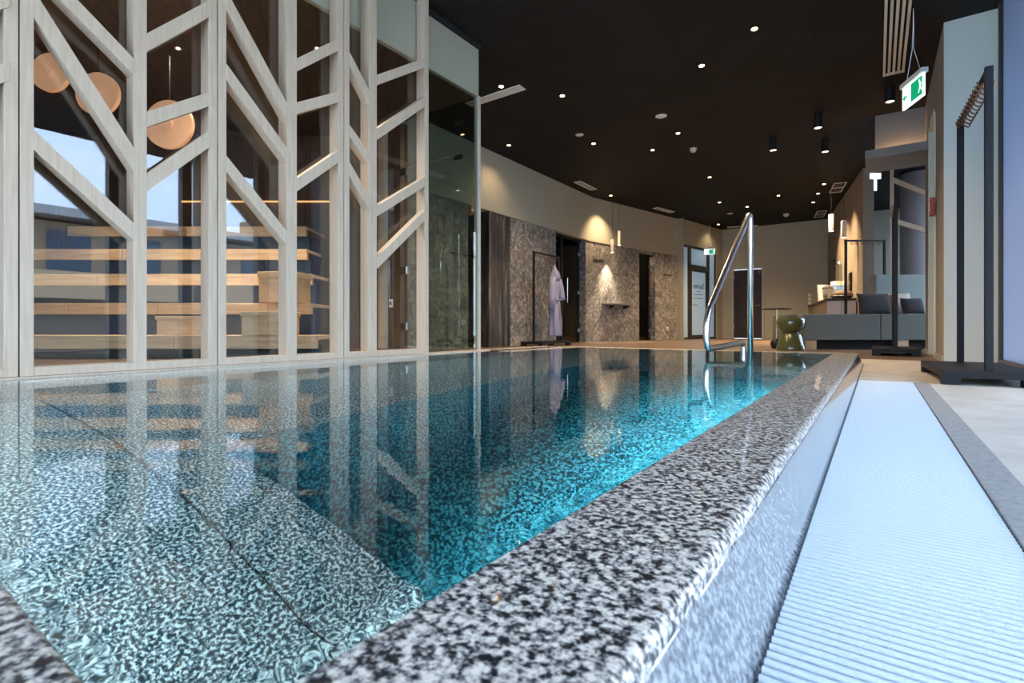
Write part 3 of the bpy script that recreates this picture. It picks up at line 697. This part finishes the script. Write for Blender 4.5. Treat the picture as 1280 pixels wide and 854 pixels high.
# first shower door (wall along Y at x=-5.5)
t = thing('swing_door', 'wide dark glass shower door with black post and long steel handle', 'door', (-5.5, 9.31, 0), 0, None)
MB().box(-.16, -.10, .0, .05, 0, ST-.02).build('jamb', 'black_metal', t)
MB().box(-.16, -.08, .36, .44, 0, ST-.02).build('jamb', 'black_metal', t)
MB().box(-.16, -.10, 0, 1.35, ST-.06, ST).build('lintel', 'black_metal', t)
MB().box(-.135, -.125, .05, .36, .01, ST-.06).build('side_pane', 'smoke_pane', t)
lf = MB().box(-.135, -.125, .45, 1.28, .01, ST-.07).build('door_leaf', 'smoke_pane', t)
MB().tube(arc([(-.12, .62, .90), (-.07, .62, .90), (-.07, .62, 1.44), (-.12, .62, 1.44)], .015), .012, 10).build('handle', 'chrome', lf, smooth=True)
for z in (.24, 1.11, 2.0): MB().box(-.15, -.105, 1.22, 1.34, z, z+.08).build('hinge', 'steel', t, bevel=.004)
tag(MB().box(-6.0, -5.77, 9.35, 9.6, 2.42, 2.45).build('blue_lamp', 'led_blue'), 'small blue light glowing at the top of the first shower', 'light')
# second shower door in wall B
ang = anglez(PB0, PB1)
t = thing('swing_door', 'narrow dark glass shower door beyond the wall shelf', 'door', (*bp_(1.874), 0), ang)
MB().box(0, .04, .10, .16, 0, 2.3).build('jamb', 'black_metal', t)
MB().box(.56, .62, .10, .16, 0, 2.3).build('jamb', 'black_metal', t)
MB().box(0, .72, .10, .16, 2.26, 2.3).build('lintel', 'black_metal', t)
MB().box(.04, .56, .125, .135, .01, 2.26).build('door_leaf', 'smoke_pane', t)
for z in (.22, 1.09, 1.93): MB().box(.58, .70, .09, .12, z, z+.09).build('hinge', 'steel', t, bevel=.004)
l_ = bpy.data.lights.new('shower_glow', 'POINT'); l_.energy = 12; l_.color = (1, .65, .35); l_.shadow_soft_size = .1
lo = bpy.data.objects.new('shower_glow', l_); C.objects.link(lo); lo.location = (*along(bp_(2.1), (bp_(2.1)[0]-1, bp_(2.1)[1]+.24), .9), 2.3)
# wall shelf
t = thing('wall_shelf', 'narrow dark stone shelf on the lit stone wall under the pendants', 'shelf', (*bp_(.35), .90), ang)
MB().prism([(0, 0), (0, -.05), (.25, -.24), (.95, -.24), (1.15, -.05), (1.15, 0)], 'z', 0, .035).build('shelf_board', 'plain_grey', t, bevel=.003)
for u in (.3, .85): MB().prism([(0, -.02), (-.16, -.02), (0, -.09)], 'x', u, u+.02).build('bracket', 'black_metal', t)
def hook_rail(u, n, label, z=1.96):
    t = thing('hook_rail', label, 'hook rail', (*bp_(u), z), ang)
    MB().box(0, .38, -.015, 0, -.01, .01).build('rail', 'black_metal', t)
    for k in range(n): MB().tube([(.05+k*.28/(n-1), -.015, 0), (.05+k*.28/(n-1), -.06, -.005), (.05+k*.28/(n-1), -.07, .02)], .006, 8).build('hook', 'copper_hooks', t)
hook_rail(.02, 3, 'short black hook rail next to the wide shower door')
hook_rail(3.0, 3, 'short black hook rail beyond the narrow shower door', 1.80)
t = tag(MB().box(0, .09, -.012, 0, 0, .09).build('light_switch', 'white_plastic', bevel=.003), 'white square socket low on the stone wall beyond the narrow shower door', 'socket')
t.location = (*bp_(3.15), .27); t.rotation_euler = (0, 0, ang)
MB().box(.02, .07, -.015, -.012, .02, .07).build('insert', 'door_frame_grey', t)
t = tag(MB().box(-.02, 0, 0, .09, 0, .07).build('light_switch', 'white_plastic', bevel=.003), 'white switch seen through the glass corner beside the dark opening', 'switch')
t.location = (-5.48, 6.30, .40); MB().box(0, .004, .02, .07, .015, .055).build('rocker', 'door_frame_grey', t)

# frosted entrance doors
angc = anglez(PC0, PC1)
t = thing('entrance_door', 'frosted glass entrance doors in dark frames with mirrored lettering', 'door', (*cp_(0), 0), angc)
F = MB(); F.box(0, 2.12, .02, .1, 0, .06); F.box(0, 2.12, .02, .1, 2.66, 2.72); F.box(0, .05, .02, .1, .06, 2.66); F.box(2.05, 2.12, .02, .1, .06, 2.66)
F.box(.42, .58, .02, .1, .06, 2.66); F.box(1.56, 1.70, .02, .1, .06, 2.66); F.box(.58, 1.56, .02, .1, 2.05, 2.18)
F.build('door_frame', 'dark_frame', t, bevel=.004)
MB().box(.05, .42, .05, .06, .06, 2.66).build('side_pane', 'frosted_film', t)
MB().box(1.70, 2.05, .05, .06, .06, 2.66).build('side_pane', 'frosted_film', t)
MB().box(.58, 1.56, .05, .06, 2.18, 2.66).build('top_pane', 'frosted_film', t)
lf = MB().box(.64, 1.50, .05, .06, .12, 1.99).build('door_leaf', 'frosted_film', t)
G = MB(); G.box(.58, .64, .03, .08, .06, 2.05); G.box(1.50, 1.56, .03, .08, .06, 2.05); G.box(.64, 1.5, .03, .08, .06, .12); G.box(.64, 1.5, .03, .08, 1.99, 2.05)
G.build('leaf_frame', 'dark_frame', lf)
MB().tube(arc([(.61, .03, 1.0), (.61, -.03, 1.0), (.80, -.03, 1.0)], .015), .012, 8).build('handle', 'chrome', lf)
def text(s, parent, loc, size, mat, mirror=True, rot=(PI/2, 0, 0)):
    cu = bpy.data.curves.new('lettering', 'FONT'); cu.body = s; cu.size = size; cu.extrude = .001; cu.offset = .003; cu.align_x = 'CENTER'
    cu.materials.append(M[mat]); o = bpy.data.objects.new('lettering', cu); C.objects.link(o); o.parent = parent
    o.location = loc; o.rotation_euler = rot
    if mirror: o.scale = (-1, 1, 1)
    bpy.context.view_layer.update()
    me = bpy.data.meshes.new_from_object(o.evaluated_get(bpy.context.evaluated_depsgraph_get()))
    o2 = bpy.data.objects.new('lettering', me); C.objects.link(o2); o2.parent = parent; o2.location = loc; o2.rotation_euler = rot; o2.scale = o.scale
    if not me.materials: me.materials.append(M[mat])
    bpy.data.objects.remove(o); o2.name = 'lettering'
    return o2
text('Saunen', lf, (1.07, .047, 1.50), .24, 'text_grey')
for k, (w_, z) in enumerate(((.22, 1.40), (.46, 1.31), (.52, 1.20))): MB().box(1.07-w_/2, 1.07+w_/2, .046, .049, z, z+.022).build('small_print_line', 'text_grey', lf)

# brown door in the back wall
t = thing('back_door', 'dark brown door in a pale grey frame in the back wall', 'door', (-3.70, 17.05, 0))
F = MB(); F.box(0, .06, -.02, .1, 0, 2.2); F.box(.86, .92, -.02, .1, 0, 2.2); F.box(.06, .86, -.02, .1, 2.14, 2.2)
F.build('door_frame', 'door_frame_grey', t, bevel=.004)
lf = MB().box(.06, .86, .02, .07, .01, 2.13).build('door_leaf', 'dark_door', t)
MB().tube(arc([(.80, .02, 1.02), (.80, -.04, 1.02), (.68, -.04, 1.02)], .012), .011, 8).build('handle', 'chrome', lf)
for z in (.3, 1.85): MB().box(.05, .075, -.03, .02, z, z+.12).build('hinge', 'steel', t)
MB().box(.30, .62, .012, .02, 1.58, 1.595).build('name_strip', 'bar_brown', lf)
MB().box(.76, .82, .0, .02, 2.0, 2.1).build('closer', 'copper_hooks', lf)

# ================================================================== robe racks
def robe_rack(label, loc, rz, ln, h, nh, hook_mat='copper_hooks', base=True, bw=.48):
    """posts stand at local y=0 and y=ln on a low platform"""
    t = thing('robe_rack', label, 'clothes rack', loc, rz, 'metal robe racks')
    if base:
        MB().box(-bw/2, bw/2, -.08, ln+.08, .07, .088).build('platform', 'anthracite', t, bevel=.002)
        fm = MB(); fm.box(-bw/2, bw/2, -.08, -.05, .045, .07); fm.box(-bw/2, bw/2, ln+.05, ln+.08, .045, .07); fm.box(-bw/2, -bw/2+.03, -.05, ln+.05, .045, .07); fm.box(bw/2-.03, bw/2, -.05, ln+.05, .045, .07)
        fm.build('platform_frame', 'black_metal', t)
        for x in (-bw/2, bw/2-.09):
            for y in (-.08, ln-.01): MB().box(x, x+.09, y, y+.09, 0, .046).build('foot', 'anthracite', t, bevel=.002)
    z0 = .088
    for y in (0, ln): MB().box(-.02, .02, y-.0175, y+.0175, z0, h).build('post', 'anthracite', t, bevel=.003)
    MB().box(-.015, .015, .0175, ln-.0175, h-.035, h-.005).build('top_bar', 'anthracite', t, bevel=.002)
    for k in range(nh):
        y = .06+(ln-.12)*(k+.5)/nh
        hk = MB().tube(arc([(0, y, h-.03), (0, y, h-.075), (.035, y, h-.10), (.045, y, h-.06)], .012, 4), .0045, 6)
        hk.tube(arc([(0, y, h-.06), (-.03, y, h-.085), (-.04, y, h-.045)], .012, 4), .0045, 6)
        hk.add([(0-.008, y-.012, h-.04), (.008, y-.012, h-.04), (.008, y+.012, h-.04), (-.008, y+.012, h-.04), (-.008, y-.012, h), (.008, y-.012, h), (.008, y+.012, h), (-.008, y+.012, h)], [(0,3,2,1),(4,5,6,7),(0,1,5,4),(1,2,6,5),(2,3,7,6),(3,0,4,7)])
        hk.build('hook', hook_mat, t, smooth='auto')
    return t
r1 = robe_rack('tall black robe rack with many copper hooks beside the frosted window', (.555, 4.22, 0), .037, .95, 1.94, 12, bw=.46)
r2 = robe_rack('black robe rack standing end-on in front of the grey sofa', (.19, 7.86, 0), 0, .95, 1.93, 6)
r3 = robe_rack('black robe rack with bare hooks between the sofa and the bar', (-.47, 11.35, 0), math.radians(-54.5), .72, 1.98, 6)
r4 = robe_rack('black robe rack with a lilac robe against the stone wall', (-5.15, 7.92, 0), 0, .90, 1.76, 6)

# bathrobe
rb = thing('bathrobe', 'lilac hooded bathrobe hanging from the rack at the stone wall', 'bathrobe', (-5.06, 8.52, -.12))
def robe_part(secs, n=28):
    """secs: (z, cx, cy, rx, ry, fold)"""
    m = MB(); vs_ = []; fs = []
    for (z, cx, cy, rx, ry, fo) in secs:
        for i in range(n):
            a = 2*PI*i/n; k = 1+fo*math.sin(a*7+z*2)+fo*.6*math.sin(a*11+1.3+z*5)
            vs_.append((cx+rx*k*math.cos(a), cy+ry*k*math.sin(a), z))
    for s_ in range(len(secs)-1):
        for i in range(n): j = (i+1) % n; fs.append((s_*n+i, s_*n+j, (s_+1)*n+j, (s_+1)*n+i))
    fs.append(tuple(range(n))[::-1]); fs.append(tuple((len(secs)-1)*n+i for i in range(n)))
    return m.add(vs_, fs)
body = robe_part([(.30, 0, .02, .08, .14, .3), (.33, 0, .02, .09, .145, .3), (.6, 0, .01, .085, .13, .28), (.85, 0, -.01, .075, .118, .24), (.95, 0, -.01, .06, .10, .16), (1.0, 0, -.01, .065, .105, .16),
                  (1.2, 0, -.01, .075, .13, .14), (1.38, 0, -.01, .075, .135, .10), (1.47, 0, 0, .07, .12, .04), (1.55, 0, .0, .05, .06, .04), (1.62, 0, 0, .03, .035, .0), (1.68, 0, 0, .012, .015, 0)])
body.build('body', 'robe_cloth', rb, smooth=True)
MB().tube([(.03, -.11, 1.42), (.035, -.155, 1.25), (.04, -.175, 1.05), (.04, -.185, .82)], [.055, .062, .062, .068], 14).build('sleeve', 'robe_cloth', rb, smooth=True)
MB().tube([(.03, .10, 1.40), (.05, .14, 1.25), (.06, .16, 1.1), (.085, .14, 1.0)], [.055, .06, .06, .062], 14).build('sleeve', 'robe_cloth', rb, smooth=True)
MB().tube(arc([(.075, -.11, 1.02), (.10, 0, .99), (.085, .10, 1.01)], .05), .016, 8).build('belt', 'robe_cloth', rb, smooth=True)
MB().tube([(.09, .02, 1.0), (.105, .03, .8), (.10, .02, .58)], .012, 8).build('belt_end', 'robe_cloth', rb, smooth=True)
hd = robe_part([(1.36, .05, 0, .03, .09, .08), (1.44, .05, 0, .05, .105, .08), (1.52, .035, 0, .05, .08, .06), (1.60, .01, 0, .03, .035, 0)]); hd.build('hood', 'robe_cloth', rb, smooth=True)

# ================================================================== lounge: portal beam, upper wall, sofa, stool, table
struct(MB().box(-.13, .56, 8.45, 9.25, 2.635, 2.75).build('trim_6', 'portal_grey'))
struct(MB().box(-.13, -.05, 8.45, 12.4, 2.16, 2.75).build('trim_7', 'portal_grey')) if False else None
struct(MB().box(-.02, .56, 9.15, 9.25, 2.75, CZ).build('wall_bulkhead', 'portal_grey'))
struct(MB().box(-.02, .56, 9.12, 9.135, 2.751, 2.76).build('trim_8', 'led_line'))
area('cove_glow', (.27, 9.05, 2.77), (math.radians(145), 0, 0), .5, .03, 1.2, (1, .55, .25))
# sofa (its own frame: x along the front, y away from the viewer)
sx, sy = frame_pt(4.60, 8.1)
t = thing('sofa', 'long low grey-green fabric sofa on a dark plinth with pale wooden feet', 'sofa', (sx, sy, 0), YAW)
MB().box(0, 1.23, 0, .95, .15, .56).build('seat_block', 'teal_fabric', t, bevel=.012)
MB().box(1.24, 2.6, 0, .95, .15, .56).build('seat_block', 'teal_fabric', t, bevel=.012)
MB().box(1.72, 2.6, .80, .97, .565, 1.27).build('backrest', 'pale_teal_fabric', t, bevel=.03, seg=3)
MB().box(.05, 2.55, .12, .9, 0, .148).build('plinth', 'dark_gap', t)
for x in (.06, 1.52): MB().box(x, x+.17, .02, .12, 0, .149).build('foot', 'bench_oak', t)
def pillow_mb(w_, h_, th, n=14):
    m = MB(); vs_ = []; fs = []
    for sd in (1, -1):
        for j in range(n+1):
            for i in range(n+1):
                u = i/n*2-1; v = j/n*2-1
                e = max(0, (1-abs(u)**2.6))**.5*max(0, (1-abs(v)**2.6))**.5
                pinch = 1-.06*(1-abs(v)**2)*abs(u)**2; pinv = 1-.06*(1-abs(u)**2)*abs(v)**2
                vs_.append((u*w_/2*pinch, sd*th/2*e, v*h_/2*pinv+h_/2))
    K = (n+1)**2
    for s_ in range(2):
        for j in range(n):
            for i in range(n):
                a = s_*K+j*(n+1)+i; fs.append((a, a+1, a+n+2, a+n+1))
    return m.add(vs_, fs)
def pillow(label, r, d, w_, h_, mat, tilt=-.18, extra=None, z=.56):
    x, y = frame_pt(r, d); t = thing('cushion', label, 'cushion', (x, y, z+.005), YAW, 'sofa cushions')
    t.rotation_euler = (tilt, 0, YAW)
    cv = pillow_mb(w_, h_, .16).build('cover', mat, t, smooth=True)
    if extra:
        MB().box(-w_*.36, -w_*.30, -.073, -.05, .04, h_-.04).build('stripe', 'rust_fabric', cv)
    return t
pillow('dark grey fringed rectangular cushion leaning on the sofa back', 6.06, 8.55, .54, .36, 'dark_fabric')
pillow('cream patterned cushion with a rust stripe between two dark cushions', 6.52, 8.62, .44, .37, 'cream_fabric', -.16, True)
pillow('small dark grey cushion at the wall edge of the sofa', 6.56, 8.35, .36, .28, 'dark_fabric', -.3)
# green ceramic stool
t = thing('ceramic_stool', 'glossy olive green hourglass ceramic stool at the pool end', 'stool', (-1.07, 8.86, 0))
MB().lathe((0, 0, 0), [(.15, 0), (.20, .004), (.205, .03), (.19, .08), (.15, .22), (.125, .262), (.118, .27)], 40).build('base', 'green_glaze', t, smooth='auto')
MB().lathe((0, 0, 0), [(.118, .27), (.13, .285), (.165, .31), (.19, .355), (.198, .41), (.195, .46), (.185, .485), (.165, .492), (.15, .482)], 40).build('seat', 'green_glaze', t, smooth='auto')
# side table
t = thing('side_table', 'small round black side table on a thin brass pole with ball base', 'table', (-1.34, 9.38, 0))
MB().cyl((0, 0), .215, .645, .66, 40).build('table_top', 'black_metal', t, bevel=.003)
MB().cyl((0, 0), .013, .12, .645, 16).build('pole', 'brass', t, smooth='auto')
MB().lathe((0, 0, 0), [(.06, 0), (.085, .03), (.095, .075), (.085, .12), (.055, .155), (.015, .165)], 32).build('ball_base', 'black_metal', t, smooth='auto')
# timber lattice in the lounge and round column
t = thing('lounge_lattice', 'pale timber post with two falling braces behind the sofa', 'timber screen', (.23, 12.0, 0))
MB().box(-.03, .03, -.05, .05, 0, CZ).build('post', 'pale_oak', t, bevel=.002)
MB().box(.62, .68, -.05, .05, 0, CZ).build('post', 'pale_oak', t, bevel=.002)
for (za, zb) in ((3.12, 2.72), (2.36, 2.06)): MB().prism([(.03, za-.05), (.62, zb-.05), (.62, zb+.04), (.03, za+.04)], 'y', -.04, .04).build('brace', 'pale_oak', t)
c_ = MB().lathe((.66, 13.0, 0), [(.28, 0), (.28, CZ-.16), (.28, CZ-.02)], 48); struct(c_.build('wall_column', 'column_grey', smooth='auto'))
# bar counter along the bar wall
u_ = Vector((PD0[0]-PD1[0], PD0[1]-PD1[1])).normalized(); n_ = Vector((-u_.y, u_.x))
def bar_pt(s_, o): p = Vector(PD1)+u_*s_+n_*o; return (p.x, p.y)
t = thing('bar_counter', 'bar counter with white end panels, brown side and dark top by the warm lit wall', 'counter', (*bar_pt(.6, .3), 0))
def bc(mb, *a, **k):
    p = bar_pt(.6, .3); o = mb.build(*a, **k); o.parent = t; o.matrix_parent_inverse = Matrix.Translation((-p[0], -p[1], 0)); return o
def slab(s0, s1, o0, o1, z0, z1): return MB().prism([bar_pt(s0, o0), bar_pt(s1, o0), bar_pt(s1, o1), bar_pt(s0, o1)], 'z', z0, z1)
bc(slab(.62, 4.6, .02, .52, 0, .92), 'body', 'bar_brown')
bc(slab(.60, .62, .02, .265, .02, .90), 'end_panel', 'bar_white'); bc(slab(.60, .62, .275, .52, .02, .90), 'end_panel', 'bar_white')
bc(slab(.57, 4.65, .01, .55, .92, .95), 'counter_top', 'bar_top', bevel=.003)
bt = .95
def on_bar(name, label, cat, px_x, px_y): return thing(name, label, cat, (px_x, px_y, bt))
t = on_bar('woven_basket', 'brown domed woven basket on the near end of the bar', 'basket', -.60, 12.82)
MB().lathe((0, 0, 0), [(.10, 0), (.16, .015), (.205, .05), (.20, .10), (.15, .155), (.07, .185), (.02, .19)], 32).build('body', 'dark_basket', t, smooth='auto')
MB().lathe((0, 0, 0), [(.204, .05), (.212, .058), (.204, .066)], 32).build('rim', 'bar_top', t, smooth='auto')
t = on_bar('ice_bucket', 'cream round pot with dark cloth on the bar', 'pot', -.88, 13.24)
MB().lathe((0, 0, 0), [(.07, 0), (.085, .02), (.11, .22), (.115, .25), (.105, .25)], 28).build('body', 'ivory', t, smooth='auto')
MB().lathe((0, 0, .24), [(.10, 0), (.11, .03), (.08, .06), (.03, .085)], 12).build('cloth', 'dark_fabric', t)
t = on_bar('menu_board', 'white framed board standing on the far part of the bar', 'board', -.99, 13.75)
t.rotation_euler = (-.1, 0, YAW)
MB().box(-.13, .13, -.01, .01, 0, .38).build('frame', 'bar_white', t, bevel=.003)
MB().box(-.10, .10, -.013, -.010, .03, .35).build('panel', 'white_plastic', t)
t = on_bar('drink_dispenser', 'tall clear drink dispenser with steel tap on the bar', 'dispenser', -.66, 13.16)
MB().lathe((0, 0, 0), [(.075, 0), (.08, .01), (.08, .07), (.05, .08)], 24).build('base', 'chrome', t, smooth='auto')
MB().lathe((0, 0, 0), [(.05, .08), (.055, .1), (.055, .75), (.05, .76)], 24).build('cylinder', 'tint_pane', t, smooth='auto')
MB().lathe((0, 0, 0), [(.06, .76), (.062, .79), (.02, .83), (.02, .86)], 24).build('lid', 'chrome', t, smooth='auto')
MB().tube([(-.05, -.03, .12), (-.11, -.07, .12), (-.11, -.07, .08)], .012, 8).build('tap', 'chrome', t)
t = on_bar('coffee_machine', 'dark coffee machine with slanted hood on the bar', 'coffee machine', -.72, 13.75)
MB().box(-.12, .12, -.12, .15, 0, .12).build('base', 'bar_top', t, bevel=.01)
MB().box(-.12, .12, .03, .15, .12, .36).build('body', 'steel', t, bevel=.01)
MB().prism([(-.2, .34), (.15, .36), (.15, .46), (-.1, .44)], 'x', -.13, .13).build('hood', 'bar_top', t)
for k, (dx, dy) in enumerate(((-.90, 12.74), (-.91, 12.86), (-.90, 12.98))):
    t = on_bar('drinking_glass', ('nearest', 'middle', 'farthest')[k]+' small glass of the three on the bar beside the basket', 'glass', dx, dy)
    MB().lathe((0, 0, 0), [(.025, 0), (.03, .01), (.035, .11), (.032, .11), (.027, .015)], 20).build('body', 'clear_pane', t, smooth='auto')
    MB().cyl((0, 0), .027, .012, .02, 16).build('coaster', 'brass', t)
# things on the bar wall
angd = math.atan2(u_.y, u_.x)
def on_barwall(name, label, cat, s_, z): return thing(name, label, cat, (*bar_pt(s_, .001), z), angd)
t = on_barwall('wall_picture', 'tall dark framed menu on the bar wall near the far corner', 'picture', 3.6, 1.42)
MB().box(0, .60, 0, .03, 0, .70).build('frame', 'black_metal', t, bevel=.004); MB().box(.05, .55, .03, .034, .05, .65).build('panel', 'bar_top', t)
t = on_barwall('bar_screen', 'dark narrow panel on the bar wall above the basket', 'panel', 1.2, 1.15)
MB().box(0, .25, 0, .03, 0, .38).build('frame', 'black_metal', t, bevel=.004); MB().box(.03, .22, .03, .033, .03, .35).build('screen', 'bar_top', t)
for k, z in enumerate((.90, 1.01, 1.12)):
    t = tag(MB().box(-1.62, -1.54, 17.035, 17.049, z+.12, z+.20).build('light_switch', 'white_plastic', bevel=.002), ('lowest', 'middle', 'topmost')[k]+' white switch in the column left of the bar counter', 'switch')
    MB().box(-1.60, -1.56, 17.03, 17.036, z+.14, z+.18).build('rocker', 'ivory', t)
# fire call point on the right wall
t = thing('fire_alarm', 'red fire alarm call box on the door frame of the right wall', 'fire alarm', (.535, 7.45, 1.62))
MB().box(-.045, 0, 0, .11, 0, .2).build('housing', 'red_plastic', t, bevel=.006)
MB().box(-.048, -.044, .025, .085, .05, .15).build('button_plate', 'ivory', t)
# small lit sign in the lounge
t = thing('exit_sign', 'small lit cross-shaped sign glowing under the dark lounge ceiling', 'exit sign', (-.02, 10.7, 2.78), YAW)
MB().box(-.09, .09, -.01, .01, .10, .20).build('panel', 'sign_white', t)
MB().box(-.02, .02, -.01, .01, -.10, .10).build('stem', 'sign_white', t)
MB().tube([(0, 0, .2), (0, 0, CZ-2.78)], .004, 6).build('wire', 'black_metal', t)

# ================================================================== outside, seen only as reflections and through the glass
struct(MB().box(3.6, 60, -40, 45, -1.3, -1.2).build('floor_outside', 'terrace'))
b = thing('neighbour_building', 'timber and stone chalet across the way with snowy flat roofs, reflected in the sauna glass', 'building', (17, 9, -1.2))
MB().box(-1, 5, -7, 7, 0, 5.2).build('wall', 'facade', b); MB().box(-1.8, 5.3, -7.6, 7.6, 5.3, 5.6).build('roof', 'border_stone', b)
MB().box(-2.4, -1, -7, 7, 2.5, 3.4).build('balcony', 'bench_oak', b); MB().box(-1.5, 2, 4, 12, 5.6, 6.8).build('upper_floor', 'facade', b)
for k in range(6): MB().box(-1.06, -.98, -6.2+k*2.2, -5.0+k*2.2, 3.5, 4.9).build('window', 'slate_panel', b)
